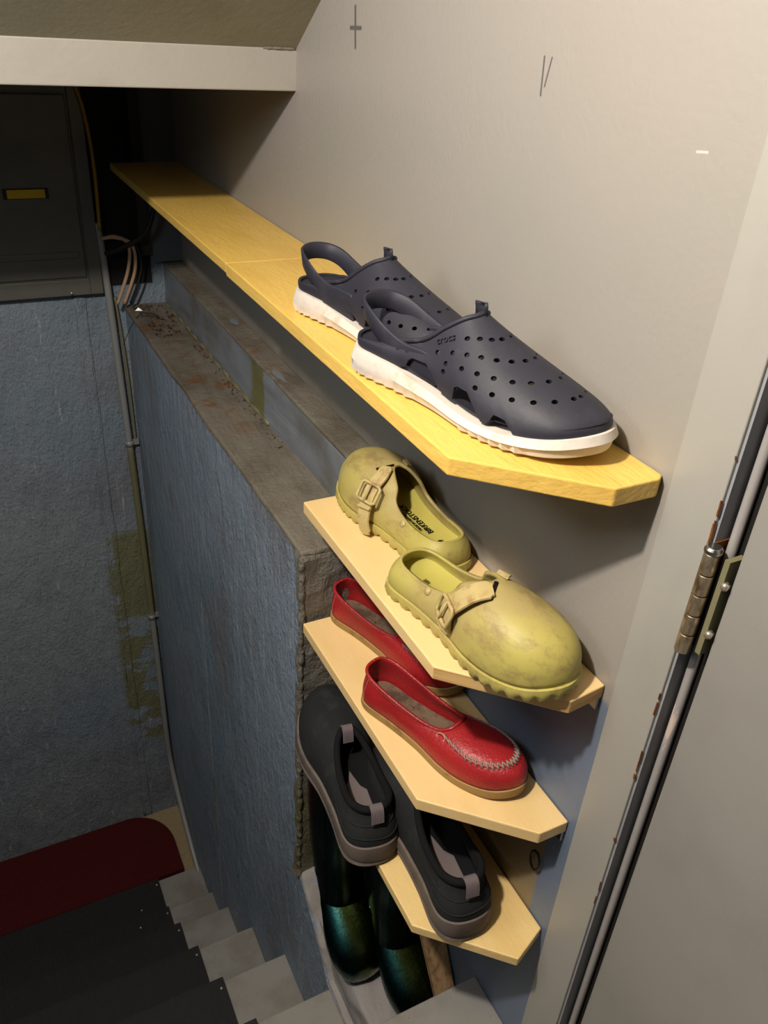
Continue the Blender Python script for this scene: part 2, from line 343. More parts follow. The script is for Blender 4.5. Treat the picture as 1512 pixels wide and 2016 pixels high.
# ------------------------------------------------------------------ stairs
steps = [(1.05, -2.455), (1.452, -2.978), (1.896, -3.448), (2.355, -3.925), (2.80, -4.382), (3.16, -4.737), (3.48, -4.89)]
mats_n = 0
for i, (y, z) in enumerate(steps):
    xr = -.0 if i == 0 else -.286
    yb = -2.6 if i == 0 else steps[i-1][0]-.035
    zlow = steps[i+1][1]+.002 if i+1 < len(steps) else -Z0
    s_ = xprism('trim_step' if i == 0 else 'trim_step.%03d' % i, [(yb, z), (y, z), (y, z-.07), (y-.035, z-.085), (y-.035, zlow), (yb, zlow)], -2.15, xr, STEP, bevel=.0025, **ST)
    if i:
        y0 = steps[i-1][0]-.03
        h = .012
        root = empty('stair_mat', V(-1.2, (y+y0)/2, z), ['', 'black ribbed rubber mat on the step nearest the landing, cut off by the frame', 'black ribbed rubber mat on the second step down from the landing', 'black ribbed rubber mat on the third step down', 'black ribbed rubber mat on the fourth step down', 'black ribbed rubber mat on the fifth step down, one above the lowest', 'black rubber mat on the lowest step, touching the dark red rug'][i], 'stair mat', 'rubber mats on the stairs')
        def loc(vs, o=root): return [v-o.location for v in vs]
        pf = [(y0, z+.001), (y0, z+h), (y+.010, z+h), (y+.012, z+.004), (y+.012, z-.05), (y+.001, z-.05), (y+.001, z+.001)]
        n = len(pf); xa, xb = -2.08, -.556
        vv = [V(xa, a, b) for a, b in pf]+[V(xb, a, b) for a, b in pf]
        mesh('rubber_sheet', loc(vv), [tuple(range(n))[::-1], tuple(range(n, 2*n))]+[(k, (k+1) % n, n+(k+1) % n, n+k) for k in range(n)], RUBBER, parent=root, bevel=.001)
        nl = [(-.575, y-.035)]
        if i == 5: nl.append((-.74, y-.06))
        if i == 6: nl += [(-.70, y-.17)]
        for (nx, ny) in nl:
            cyl('nail', V(nx, ny, z+h)+Vector((0, 0, .001))-root.location, (0, 0, 1), .0035, .003, NIB, 8, parent=root)
box('rubber_bumper', (-.2855, -.276), (1.60, 1.635), (-3.452, -3.40), BLACKP, bevel=.001, label='small black bumper at the wall end of a step', cat='bumper')
# rug
c = []
x1, y1, y0, rr = -.385, 4.03, 3.50, .28
c = [(-2.0, y0), (x1, y0)]
for k in range(13):
    a = PI/2*k/12; c.append((x1-rr*.95+rr*.95*math.cos(a), y1-rr+rr*math.sin(a)))
c.append((-2.0, y1))
prism('doormat', c, -Z0+.001, -Z0+.055, RUG, bevel=.002, label='dark red rug with rounded corner lying at the foot of the stairs', cat='rug')

# ------------------------------------------------------------------ door frame, door, hinge
BOT = -2.46
box('trim_11', (-.006, .12), (.727, .833), (BOT, TOPZ), FRAME, bevel=.0012, **ST)
jr = box('trim_12', (.0, .036), (.722, .729), (BOT, TOPZ), SLATE, **ST)
box('trim_13', (.034, .12), (.60, .730), (BOT, TOPZ), GAP, **ST)
vs, fs = tube_data([V(.026, .706, BOT+(TOPZ-BOT)*i/160) for i in range(161)], .0046, 10)
mesh('trim_14', vs, fs, SEAL, smooth=True, **ST)
vs = []; fs = []
for k in range(26):
    zc = random.choice([random.uniform(-.72, -.60), random.uniform(-1.7, -1.0), random.uniform(-.5, -1.6)])
    tube_data([V(-.0062, .728, zc), V(-.0062, .7275+random.uniform(-.001, .001), zc-random.uniform(.004, .03))], random.uniform(.0005, .0014), 5, vs=vs, fs=fs)
mesh('trim_15', vs, fs, RUST, **ST)
door = empty('door_1', V(0, .675, BOT), None, None); door['kind'] = 'structure'
def dp(name, *a, **k):
    o = box(name, *a, parent=door, **k)
    for v in o.data.vertices: v.co -= door.location
    return o
dp('door_slab', (.004, .085), (-1.13, .672), (BOT+.02, TOPZ-.1), DOOR, bevel=.003)
hz0, hz1 = -.905, -.702
hx, hy = -.010, .712
segs = 5
for k in range(segs):
    za, zb_ = hz1-(hz1-hz0)*k/segs-.0015, hz1-(hz1-hz0)*(k+1)/segs+.0015
    o = tube('hinge_knuckle', [V(hx, hy, za)-door.location, V(hx, hy, zb_)-door.location], .0069, HINGE, 18, parent=door, bevel=.0004)
pv, pf_ = tube_data([V(hx, hy, hz1)-door.location, V(hx, hy, hz1+.006)-door.location, V(hx, hy, hz1+.011)-door.location], [.0078, .0078, .0062], 18)
mesh('hinge_pin', pv, pf_, STEEL, parent=door, label='bright steel pin head', bevel=.0006)
dp('hinge_leaf', (.001, .034), (.7195, .7225), (hz0-.008, hz1+.01), RUST, label='rusty hinge leaf on the frame')
dp('hinge_leaf', (-.002, .034), (.682, .6925), (hz0+.01, hz1-.004), OLIVE, label='olive painted hinge leaf on the door edge')
for zc in (-.748, -.846):
    cyl('screw', V(-.002, .677, zc)-door.location, (1, .25, 0), .0036, .006, NIB, 6, parent=door)
# ------------------------------------------------------------------ cabinet at the far end
cb = empty('electrical_cabinet', V(-1, 4.04, -1.22), 'dark grey metal cabinet with yellow taped pull on the far wall above blue plaster', 'cabinet')
def cp(name, x, y, z, mat, **k):
    o = box(name, x, y, z, mat, parent=cb, **k)
    for v in o.data.vertices: v.co -= cb.location
    return o
cp('body', (-1.7, -.385), (4.012, 4.048), (-1.222, -.23), CAB, bevel=.002)
cp('frame_rail', (-.440, -.383), (3.998, 4.012), (-1.220, -.23), CAB, bevel=.002)
cp('frame_rail', (-1.7, -.440), (3.998, 4.012), (-1.220, -1.145), CAB, bevel=.002)
cp('frame_rail', (-1.7, -.440), (3.998, 4.012), (-.372, -.23), CAB, bevel=.002)
cp('door_panel', (-1.68, -.449), (4.001, 4.013), (-1.138, -.380), CAB, bevel=.003)
cp('door_ridge', (-1.6, -.47), (3.997, 4.003), (-1.050, -1.020), CAB, bevel=.002)
cp('pull_cup', (-.748, -.565), (3.994, 4.003), (-.788, -.745), BLACKP, bevel=.001)
cp('tape_label', (-.733, -.580), (3.988, 3.995), (-.784, -.748), TAPE, bevel=.0006, label='yellow tape strip')
cyl('screw', V(-.527, 3.996, -1.207)-cb.location, (0, 1, 0), .004, .004, NIB, 8, parent=cb)
# ------------------------------------------------------------------ conduit
pr = empty('conduit_pipe', V(-.34, 4.0, -4.8), 'thin painted conduit running down the corner between blue walls', 'pipe')
path = [V(-.375, 4.01, -.9), V(-.362, 4.01, -1.2), V(-.335, 4.01, -2.4), V(-.322, 4.01, -3.4), V(-.318, 4.0, -4.15), V(-.312, 3.98, -4.42), V(-.308, 3.86, -4.60), V(-.305, 3.62, -4.80), V(-.303, 3.40, -4.93)]
tube('pipe', [p-pr.location for p in spline(path, 60)], .0088, PIPE, 12, parent=pr)
for zc, xx in ((-2.02, -.342), (-3.18, -.326)):
    o = tube('pipe_clamp', [V(xx, 4.01, zc+.014)-pr.location, V(xx, 4.01, zc-.014)-pr.location], .0108, PIPE, 12, parent=pr)
    s = box('clamp_ear', (xx+.01, xx+.05), (4.012, 4.03), (zc-.014, zc+.014), PIPE, parent=o)
    for v in s.data.vertices: v.co -= pr.location
tube('conduit_wire', spline([V(-.330, 4.03, -1.25), V(-.312, 4.03, -1.6), V(-.306, 4.03, -2.02)], 20), .0035, OLIVE, 6, label='thin painted wire beside the top of the conduit in the corner', cat='wire')
tube('yellow_cable', spline([V(-.47, 4.0, -.2), V(-.40, 3.985, -.36), V(-.375, 3.98, -.50), V(-.366, 3.98, -.68), V(-.372, 3.98, -.93)], 30), .0042, CABLEY, 8, label='yellow cable hanging beside the grey cabinet', cat='cable')
for k, (dx, dz) in enumerate(((0, 0), (.032, .006), (.06, -.01))):
    tube('beige_cable', spline([V(-.37, 3.98, -.965), V(-.315, 3.95, -.95-dz), V(-.262+dx*.5, 3.93, -.985), V(-.275+dx, 3.93, -1.10), V(-.335+dx, 3.95, -1.26)], 30), .0042 if k < 2 else .0026, (CABLEW, CABLEW, CABLEK)[k], 8,
         label=('outer beige cable looping out beside the cabinet', 'inner beige cable looping out beside the cabinet', 'thin dark cable looping round the beige ones')[k], cat='cable')
tube('dark_cable', spline([V(-.10, 3.93, -.72), V(-.18, 3.9, -.92), V(-.30, 3.93, -1.0), V(-.36, 3.97, -1.03)], 30), .006, CABLEK, 8, label='black cable sagging below the far end of the yellow shelf', cat='cable')
tube('twig', spline([V(-.18, 3.80, -1.285), V(-.25, 3.82, -1.27), V(-.30, 3.84, -1.33), V(-.345, 3.86, -1.43)], 20), [.0022-.00008*i for i in range(21)], TWIG, 6, label='dry twig poking over the far corner of the ledge', cat='twig')
o = mesh('foil_scrap', [V(-.262, 3.93, -1.293), V(-.228, 3.92, -1.293), V(-.225, 3.95, -1.285), V(-.26, 3.955, -1.283), V(-.245, 3.93, -1.278)], [(0, 1, 2, 3), (0, 1, 4), (1, 2, 4), (2, 3, 4), (3, 0, 4)], STEEL, label='shiny scrap of foil among the debris on the ledge', cat='foil')
vs = []; fs = []
for k in range(170):
    far = random.random() < .6
    y = random.uniform(3.55, 4.0) if far else random.uniform(2.35, 3.4)
    x = random.uniform(-.26, -.11) if far else random.uniform(-.13, -.095); p = V(x, y, -1.296); s = random.uniform(.001, .0035 if far else .002)
    b = len(vs); vs += [p+Vector((random.uniform(-s, s)*2, random.uniform(-s, s)*2, 0)) for _ in range(3)]+[p+Vector((0, 0, s*1.5))]
    fs += [(b, b+1, b+2), (b, b+1, b+3), (b+1, b+2, b+3), (b+2, b, b+3)]
mesh('debris', vs, fs, TWIG, label='brown grit and leaf crumbs along the concrete ledge', cat='debris', kind='stuff')
# lifted strip of paint along the foot of the riser
vs, fs = tube_data([V(-.092-.010*abs(mnoise.noise(Vector((i*.3, 1, 1)))), 4.0-1.45*i/60, -1.294+.012*mnoise.noise(Vector((i*.4, 5, 1)))) for i in range(61)], [.0032+.002*math.sin(i*1.3) for i in range(61)], 6)
mesh('trim_16', vs, fs, OLIVE, smooth=True, **ST)
pk = mesh('leaning_board', [V(-.08, 1.32, -2.36), V(-.01, 1.32, -2.30), V(-.012, 1.0, -2.82), V(-.075, 1.0, -2.85), V(-.08, 1.30, -2.42), V(-.01, 1.30, -2.36), V(-.012, .98, -2.855), V(-.075, .98, -2.858)], CF, PLANK, label='weathered brown board leaning behind the right rain boot', cat='board')
rv = [V(-.012, .918, -1.735)+Vector((0, .0085*math.cos(2*PI*i/24), .016*math.sin(2*PI*i/24))) for i in range(25)]
tube('cord_loop', rv, .0016, BLACKP, 6, label='small black cord loop hanging on the wall under the third shelf', cat='cord')

# ------------------------------------------------------------------ shelves
def shelf(name, poly, z, th, mat, label, edge=None, bracket=True, group='yellow wall shelves'):
    root = empty(name, V(poly[0][0], poly[0][1], z), label, 'shelf', group)
    o = prism('board', poly, z-th, z, mat, parent=root, bevel=.0016)
    if edge: o.data.materials.append(edge)
    for v in o.data.vertices: v.co -= root.location
    if edge:
        for f in o.data.polygons:
            if f.normal.y < -.5 and abs(f.normal.z) < .3: f.material_index = 1
    if bracket:
        for nm, xs, zs in (('bracket', (-.075, -.004), (z-th-.005, z-th-.0005)), ('bracket', (-.009, -.001), (z-th-.034, z-th-.0005))):
            b = box(nm, xs, (.862, .90), zs, STEEL, parent=root, bevel=.0004)
            for v in b.data.vertices: v.co -= root.location
    return root
S1, S2, S3, S4 = -.640, -1.115, -1.527, -1.926
shelf('wall_shelf', [(-.305, 2.293), (-.302, 3.955), (-.002, 3.955), (-.002, 2.293)], S1, .030, YEL, 'far yellow board of the long top shelf, running into the dark corner', bracket=False)
shelf('wall_shelf', [(-.312, 1.037), (-.308, 2.285), (-.002, 2.285), (-.002, .856), (-.016, .846), (-.110, .846)], S1+.002, .036, YEL, 'near bright yellow board of the top shelf, carrying the navy clogs', bracket=False)
shelf('wall_shelf', [(-.291, 1.038), (-.293, 1.728), (-.002, 1.728), (-.002, .858), (-.094, .848)], S2, .034, YEL2, 'pale yellow shelf second from the top, carrying the yellow clogs', WOODEDGE)
shelf('wall_shelf', [(-.285, 1.050), (-.289, 1.731), (-.002, 1.731), (-.002, .858), (-.080, .858)], S3, .035, YEL2, 'pale yellow shelf third from the top, carrying the red loafers')
shelf('wall_shelf', [(-.292, .994), (-.292, 1.70), (-.002, 1.70), (-.002, .854), (-.10, .812)], S4, .030, YEL3, 'lowest pale yellow shelf with dirt specks, carrying the black shoes', bracket=False)

# ------------------------------------------------------------------ shoe materials
nv = Mat('navy_foam', rgb(41, 41, 51), .55, .35)
nv.mix(nv.ramp(nv.noise(22, 5, .65), .5, .72), rgb(50, 50, 60)); nv.mix(nv.math('MULTIPLY', nv.ramp(nv.noise(45, 6, .75), .60, .72), .5), rgb(80, 78, 82))
nv.bump(nv.noise(260, 3), .0004, .4); NAVY = nv.m
ws = Mat('off_white_foam_sole', rgb(206, 198, 188), .6, .35); ws.mix(ws.ramp(ws.noise(30, 5, .7), .5, .7), rgb(190, 176, 158)); ws.bump(ws.noise(150, 3), .0004, .4); WSOLE = ws.m
cg = Mat('yellow_green_clog_foam', rgb(176, 165, 88), .5, .4)
cg.mix(cg.ramp(cg.noise(9, 5, .62), .42, .68), rgb(166, 150, 96))
cg.mix(cg.math('MULTIPLY', cg.ramp(cg.noise(34, 6, .72, vs=(1, .5, 1)), .47, .68), .7), rgb(132, 112, 72))
cg.mix(cg.math('MULTIPLY', cg.ramp(cg.noise(170, 2, .5), .76, .8), .7), rgb(82, 64, 40))
cg.bump(cg.noise(60, 4), .0007, .5); CLOG = cg.m
ci = Mat('clean_footbed_foam', rgb(178, 170, 86), .55, .35); ci.mix(ci.ramp(ci.noise(12, 4), .45, .7), rgb(174, 162, 78)); CLOGIN = ci.m
cs = Mat('dirty_strap_foam', rgb(184, 166, 112), .5, .4); cs.mix(cs.ramp(cs.noise(40, 5, .7), .48, .68), rgb(150, 122, 80)); cs.bump(cs.noise(90, 4), .0006, .5); STRAP = cs.m
rl = Mat('red_leather', rgb(160, 34, 38), .38, .5); rl.mix(rl.ramp(rl.noise(12, 4), .42, .7), rgb(142, 28, 32)); rl.bump(rl.noise(260, 3, .6), .0013, .7).bump(rl.noise(40, 4), .0012, .4); RED = rl.m
ri = Mat('worn_insole', rgb(112, 92, 76), .9, .15); ri.mix(ri.ramp(ri.noise(26, 5, .7), .42, .62), rgb(78, 62, 52)); ri.mix(ri.ramp(ri.noise(120, 3, .6), .64, .7), rgb(52, 40, 34)); ri.bump(ri.noise(70, 5), .0012); INSOLE = ri.m
rt = Mat('tan_rubber_sole', rgb(158, 128, 78), .6, .3); rt.mix(rt.ramp(rt.noise(40, 5, .7), .5, .7), rgb(118, 92, 56)); TAN = rt.m
LIN = Mat('pinkish_lining', rgb(128, 76, 68), .85, .2).m
THR = Mat('grey_thread', rgb(150, 134, 122), .7, .2).m
THR2 = Mat('tan_thread', rgb(196, 128, 110), .7, .2).m
bs = Mat('black_suede', rgb(33, 35, 36), .85, .25); bs.mix(bs.ramp(bs.noise(30, 5, .65), .5, .72), rgb(45, 48, 47)); bs.mix(bs.ramp(bs.noise(420, 1, .5), .77, .80), rgb(120, 112, 98)); bs.bump(bs.noise(500, 2), .0005, .5); SUEDE = bs.m
KNIT = Mat('black_knit', rgb(22, 23, 25), .95, .15).m
gs = Mat('grey_brown_foam_sole', rgb(104, 94, 88), .75, .25); gs.mix(gs.ramp(gs.noise(30, 5, .7), .45, .7), rgb(86, 78, 72)); gs.bump(gs.noise(120, 3), .0006, .5); GSOLE = gs.m
pt = Mat('ribbed_grey_webbing', rgb(128, 116, 118), .8, .2)
wv = pt.node('ShaderNodeTexWave', wave_type='BANDS', bands_direction='X'); pt.link(pt.co(), wv.inputs['Vector']); wv.inputs['Scale'].default_value = 190; pt.bump(wv.outputs['Fac'], .0008); WEB = pt.m
INS2 = Mat('grey_insole_print', rgb(112, 102, 102), .85, .2).m
bt = Mat('black_rubber_painted_sheen', (.05, .075, .015, 1), .28, .9, 1)
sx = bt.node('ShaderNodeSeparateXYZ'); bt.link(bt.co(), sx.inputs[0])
bt.mix(bt.ramp(sx.outputs[0], .008, .034), (.008, .05, .052, 1)).mix(bt.math('MULTIPLY', bt.ramp(bt.noise(14, 3), .45, .7), .7), (.012, .02, .016, 1))  # teal and yellow-green highlights painted by side, in place of angle-dependent sheen
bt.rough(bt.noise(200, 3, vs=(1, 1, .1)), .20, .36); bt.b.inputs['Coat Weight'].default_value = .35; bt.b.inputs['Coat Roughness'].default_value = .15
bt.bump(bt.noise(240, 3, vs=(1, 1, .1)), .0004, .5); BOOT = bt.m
BLACKTXT = Mat('black_print', rgb(30, 30, 18), .7, .2).m

OUT = [(0, 0), (.075, .018), (.116, .085), (.120, .26), (.135, .44), (.172, .62), (.170, .77), (.122, .915), (.015, .995), (-.100, .955), (-.155, .84), (-.163, .70), (-.118, .46), (-.104, .26), (-.108, .085), (-.072, .018)]
NS = 120
class Shoe:
    """Local frame: +Y heel to toe, +X right. rim: 16 stations (x,y,z) as fractions of L for a right shoe; side=-1 mirrors."""
    def __init__(s, L, rim, side=1, W=1.0, out=OUT, bz=.05, h1=None, a=None, c=None, bul=None, spring=None):
        s.L, s.side = L, side
        n = len(out); h1 = h1 or [.1]*n; a = a or [.3]*n; c = c or [0]*n; bul = bul or [.01]*n
        ch = []
        for i in range(n):
            ch.append(((out[i][0]*W, out[i][1], 0), rim[i], (h1[i], a[i], c[i]), (bul[i], bz if not isinstance(bz, (list, tuple)) else bz[i], 0)))
        def samp(j): return spline([k[j] for k in ch], NS, closed=True)
        s.B, s.T, s.q, s.e = samp(0), samp(1), samp(2), samp(3)
        s.spring = spring or (lambda y: .045*max(0, (y-.72)/.28)**2)
    def P(s, v):
        return Vector((v[0]*s.L*s.side, v[1]*s.L, v[2]*s.L))
    def nrm(s, i):
        t = s.B[(i+1) % NS]-s.B[i-1]; return Vector((t.y, -t.x, 0)).normalized()
    def surf(s, i, v):
        i %= NS
        B = Vector((s.B[i].x, s.B[i].y, s.e[i].y+s.spring(s.B[i].y))); T = s.T[i]; h, a, c = s.q[i]; o = s.nrm(i)
        P1 = B+Vector((0, 0, h))+o*s.e[i].x
        P2 = Vector((T.x+(B.x-T.x)*a, T.y+(B.y-T.y)*a, T.z+c))
        u = 1-v
        return B*u**3+P1*3*u*u*v+P2*3*u*v*v+T*v**3
    def surff(s, fi, v):
        i = int(math.floor(fi)); f = fi-i; return s.surf(i, v)*(1-f)+s.surf(i+1, v)*f
    def upper(s, name, mat, parent, M=18, v0=None, v1=None, th=.0035, rng=None, hold=None, off=0):
        v0 = v0 or (lambda i: 0); v1 = v1 or (lambda i: 1); idx = range(NS) if rng is None else rng
        vs = []; fs = []; K = len(idx)
        for i in idx:
            for j in range(M+1):
                v = v0(i % NS)+(v1(i % NS)-v0(i % NS))*j/M; vs.append(s.P(s.surf(i, v)))
        closed = rng is None
        for k in range(K if closed else K-1):
            k2 = (k+1) % K
            for j in range(M): fs.append((k*(M+1)+j, k2*(M+1)+j, k2*(M+1)+j+1, k*(M+1)+j+1))
        o = mesh(name, vs, fs, mat, parent=parent)
        # outward normals
        me = o.data; bm = bmesh.new(); bm.from_mesh(me)
        ctr = Vector((0, s.L*.5, s.L*.08)); bm.normal_update()
        sc = sum(f.normal.dot(f.calc_center_median()-ctr)*f.calc_area() for f in bm.faces)
        if sc < 0: bmesh.ops.reverse_faces(bm, faces=bm.faces)
        bm.to_mesh(me); bm.free()
        md_ = o.modifiers.new('thick', 'SOLIDIFY'); md_.thickness = th; md_.offset = -1; md_.use_even_offset = False
        me.shade_smooth(); return o
    def disc(s, vs, fs, ring, flip=False, zf=None, nr=6):
        "fill a ring of outline points towards a spine; ring=list of vert indexes"
        L = s.L; base = [vs[k] for k in ring]; prev = ring
        for r in range(1, nr+1):
            f = 1-r/nr; cur = []
            for k, p in enumerate(base):
                q = Vector((0, min(max(p.y, .12*L), .86*L), 0)); x = q.x+(p.x-q.x)*f; y = q.y+(p.y-q.y)*f
                cur.append(len(vs)); vs.append(Vector((x, y, zf(x, y, f) if zf else p.z)))
            n = len(ring)
            for k in range(n):
                k2 = (k+1) % n; q = (prev[k], prev[k2], cur[k2], cur[k]); fs.append(q[::-1] if flip else q)
            prev = cur
    def slab(s, name, prof, mat, parent, tread=None, label=None, topz=None):
        "prof: list of (offset, z) from top to bottom as fractions of L"
        vs = []; fs = []; n = NS; K = len(prof)
        for j, (of, z) in enumerate(prof):
            for i in range(n):
                b = s.B[i]; o = s.nrm(i); zz_ = z+s.spring(b.y)*(1 if z > .01 else .75)
                of_ = of
                if tread:
                    do, dz = tread(i, j, K); of_ += do; zz_ += dz
                vs.append(s.P(Vector((b.x+o.x*of_, b.y+o.y*of_, zz_))))
        for j in range(K-1):
            for i in range(n):
                i2 = (i+1) % n; fs.append((j*n+i, j*n+i2, (j+1)*n+i2, (j+1)*n+i))
        s.disc(vs, fs, list(range(n)), True); s.disc(vs, fs, list(range((K-1)*n, K*n)))
        o = mesh(name, vs, fs, mat, parent=parent, smooth=2, label=label)
        return o
    def footbed(s, name, mat, parent, z, inset=.012, cup=.0, label=None, rng=None, arch=0, zy=lambda y: 0):
        vs = []; fs = []
        for i in range(NS):
            b = s.B[i]; o = s.nrm(i); vs.append(s.P(Vector((b.x-o.x*inset, b.y-o.y*inset, z+cup+s.spring(b.y)+zy(b.y)))))
        L = s.L
        def zf(x, y, f): return (z+cup*f**2+s.spring(y/L)+zy(y/L)+arch*math.exp(-((y/L-.66)/.10)**2)*(1-f*f))*L
        s.disc(vs, fs, list(range(NS)), False, zf, 8)
        return mesh(name, vs, fs, mat, parent=parent, smooth=True, label=label)
    def rim_tube(s, name, r, mat, parent, rng=None, v=1.0, n=None, flat=None, dz=0, label=None):
        idx = list(range(NS+1)) if rng is None else rng
        pts = [s.P(s.surf(i, v)+Vector((0, 0, dz))) for i in idx]
        return tube(name, pts, r, mat, 7, flat=flat, parent=parent, label=label)
def text_on(name, body, size, mat, parent, M, depth=.0004, label=None):
    c = bpy.data.curves.new('t', 'FONT'); c.body = body; c.size = size; c.align_x = 'CENTER'; c.align_y = 'CENTER'; c.extrude = depth; c.resolution_u = 3
    o = bpy.data.objects.new('t', c); COL.objects.link(o); bpy.context.view_layer.update()
    me = bpy.data.meshes.new_from_object(o); bpy.data.objects.remove(o); bpy.data.curves.remove(c)
    me.materials.clear(); me.materials.append(mat); me.transform(M)
    r = bpy.data.objects.new(name, me); COL.objects.link(r); r.parent = parent
    if label: r['label'] = label
    return r
def basis(o, x, y):
    x = x.normalized(); z = x.cross(y).normalized(); y = z.cross(x)
    m = Matrix((x, y, z)).transposed().to_4x4(); m.translation = o; return m
def place(root, hx, hy, z, tx, ty, tilt=0, roll=0):
    "put the heel back at (hx,hy) and point the toe to (tx,ty), survey units"
    d = Vector((tx-hx, ty-hy)); a = math.atan2(d.y, d.x)-PI/2
    root.location = V(hx, hy, z); root.rotation_euler = (tilt, roll, a)
def lerp_tab(tab, x):
    for (a, b), (c, d) in zip(tab, tab[1:]):
        if x <= c: return b+(d-b)*max(0, (x-a))/(c-a)
    return tab[-1][1]

# ------------------------------------------------------------------ navy water clogs
def water_clog(side, label):
    L = .300
    root = empty('water_clog', (0, 0, 0), label, 'shoe', 'navy water clogs with white soles')
    rim = [(0, .02, .15), (.055, .035, .15), (.092, .10, .15), (.100, .22, .17), (.092, .34, .205), (.074, .415, .265), (.052, .462, .302), (.024, .488, .318), (0, .492, .324),
           (-.024, .488, .318), (-.052, .462, .302), (-.074, .415, .265), (-.092, .34, .205), (-.100, .22, .17), (-.092, .10, .15), (-.055, .035, .15)]
    h1 = [.06, .06, .06, .06, .07, .07, .065, .065, .075, .065, .065, .07, .07, .06, .06, .06, ]
    a = [.1, .1, .1, .15, .22, .36, .42, .45, .48, .45, .42, .36, .22, .15, .1, .1]
    c = [-.03, -.03, -.03, -.03, -.04, -.06, -.09, -.12, -.13, -.12, -.09, -.06, -.04, -.03, -.03, -.03]
    bzs = [.10, .10, .10, .095, .085, .065, .058, .06, .06, .06, .058, .065, .085, .095, .10, .10]
    s = Shoe(L, rim, side, W=.98, bz=bzs, h1=h1, a=a, c=c, bul=[.012]*16)
    # heights of the sole edge
    def ztop(y): return lerp_tab([(0, .092), (.12, .098), (.25, .088), (.40, .068), (.55, .056), (.66, .05), (.8, .056), (1.0, .062)], y)
    def rib(i, j, K):
        y = s.B[i].y; dz = 0; of = 0
        if j == 0 or j == 1: dz = ztop(y)-(.10 if j == 0 else .088)
        if j == 2: dz = (ztop(y)-.10)*.5
        if j in (3, 4) and (y < .32 or .60 < y < .85): of = .009 if i % 2 else -.003
        return of, dz
    s.slab('sole', [(-.010, .10), (.010, .088), (.022, .055), (.014, .030), (.008, .010), (-.008, .0), (-.03, .0)], WSOLE, root, tread=rib, label='off-white foam sole with ribbed sidewall')
    s.footbed('footbed', NAVY, root, .088, inset=.004, cup=.022, zy=lambda y: ztop(y)-.088+.004)
    n = NS
    def d2(i): return min(i, n-i)         # steps from the heel
    def v1(i):
        k = d2(i)
        return lerp_tab([(0, .30), (7, .30), (13, .26), (18, .62), (22, 1.0), (60, 1.0)], k)
    def v0(i):
        y = s.B[i].y; b = 0
        for c0, w_, h_ in ((.375, .085, .46), (.60, .065, .36), (.745, .045, .22)):
            t = abs(y-c0)/w_
            if t < 1 and s.B[i].y > .2: b = max(b, h_*min(1, (1-t)*2.0))
        return b*.85
    up = s.upper('upper', NAVY, root, M=26, v0=v0, v1=v1, th=.0030)
    # perforations cut through the upper
    cv, cf = [], []
    def punch(fi, v, r=.0024, el=1.25):
        p = s.P(s.surff(fi, v)); a_ = s.P(s.surff(fi+.6, v))-s.P(s.surff(fi-.6, v)); b_ = s.P(s.surff(fi, v+.02))-s.P(s.surff(fi, v-.02))
        nn_ = a_.cross(b_).normalized(); a_.normalize(); b_ = nn_.cross(a_); b0 = len(cv); k = 10
        for sg in (-1, 1):
            for q in range(k): cv.append(p+nn_*sg*.007+a_*math.cos(2*PI*q/k)*r*el+b_*math.sin(2*PI*q/k)*r)
        cf.append(tuple(range(b0, b0+k))[::-1]); cf.append(tuple(range(b0+k, b0+2*k)))
        for q in range(k): cf.append((b0+q, b0+(q+1) % k, b0+k+(q+1) % k, b0+k+q))
    for r_i, v in enumerate((.40, .55, .70, .84)):
        k0 = 33 if r_i < 3 else 42
        q = k0+(r_i % 2)*1.4
        step = (3.7, 3.9, 4.1, 4.4)[r_i]
        while q < 60.5:
            if v > v0(int(q))+.10 or v0(int(q)) == 0:
                punch(q, v, .0024)
                if 120-q > q+.8: punch(120-q, v, .0024)
            q += step
    for k in (23.2, 25.4):
        punch(k, .62, .0024, 1.0); punch(120-k, .62, .0024, 1.0)
    cut = mesh('cutter', cv, cf, None)
    for md0 in up.modifiers: pass
    bo = up.modifiers.new('holes', 'BOOLEAN'); bo.object = cut; bo.operation = 'DIFFERENCE'; bo.solver = 'EXACT'; bo.use_self = True
    bpy.context.view_layer.update(); dg = bpy.context.evaluated_depsgraph_get()
    me = bpy.data.meshes.new_from_object(up.evaluated_get(dg)); up.modifiers.clear(); up.data = me; me.shade_smooth(); me.set_sharp_from_angle(angle=.7)
    if not me.materials: me.materials.append(NAVY)
    bpy.data.objects.remove(cut)
    # raised collar band and tongue tab
    s.rim_tube('collar_band', .0026, NAVY, root, rng=range(20, 101), v=.985)
    tp = [s.P(s.surf(i, 1)) for i in range(56, 65)]
    pk = s.P(Vector((0, .50, .33)))
    tv, tf = tube_data([pk+Vector((0, -.002, -.008)), pk+Vector((0, -.003, .002)), pk+Vector((0, -.004, .0050)), pk+Vector((0, -.004, .0056))], [.005, .005, .0045, .001], 10, flat=(.0022, .0075))
    mesh('tongue_tab', tv, tf, NAVY, parent=root, smooth=True)
    # heel strap: a tapering ribbon round the back
    pts = [(.094, .42, .150), (.098, .35, .160), (.102, .27, .165), (.103, .18, .195), (.092, .09, .235), (.062, .030, .252), (0, .008, .258)]
    pts = pts+[(-x, y, z) for x, y, z in pts[-2::-1]]
    path = spline([s.P(Vector(p)) for p in pts], 60); vs = []; fs = []
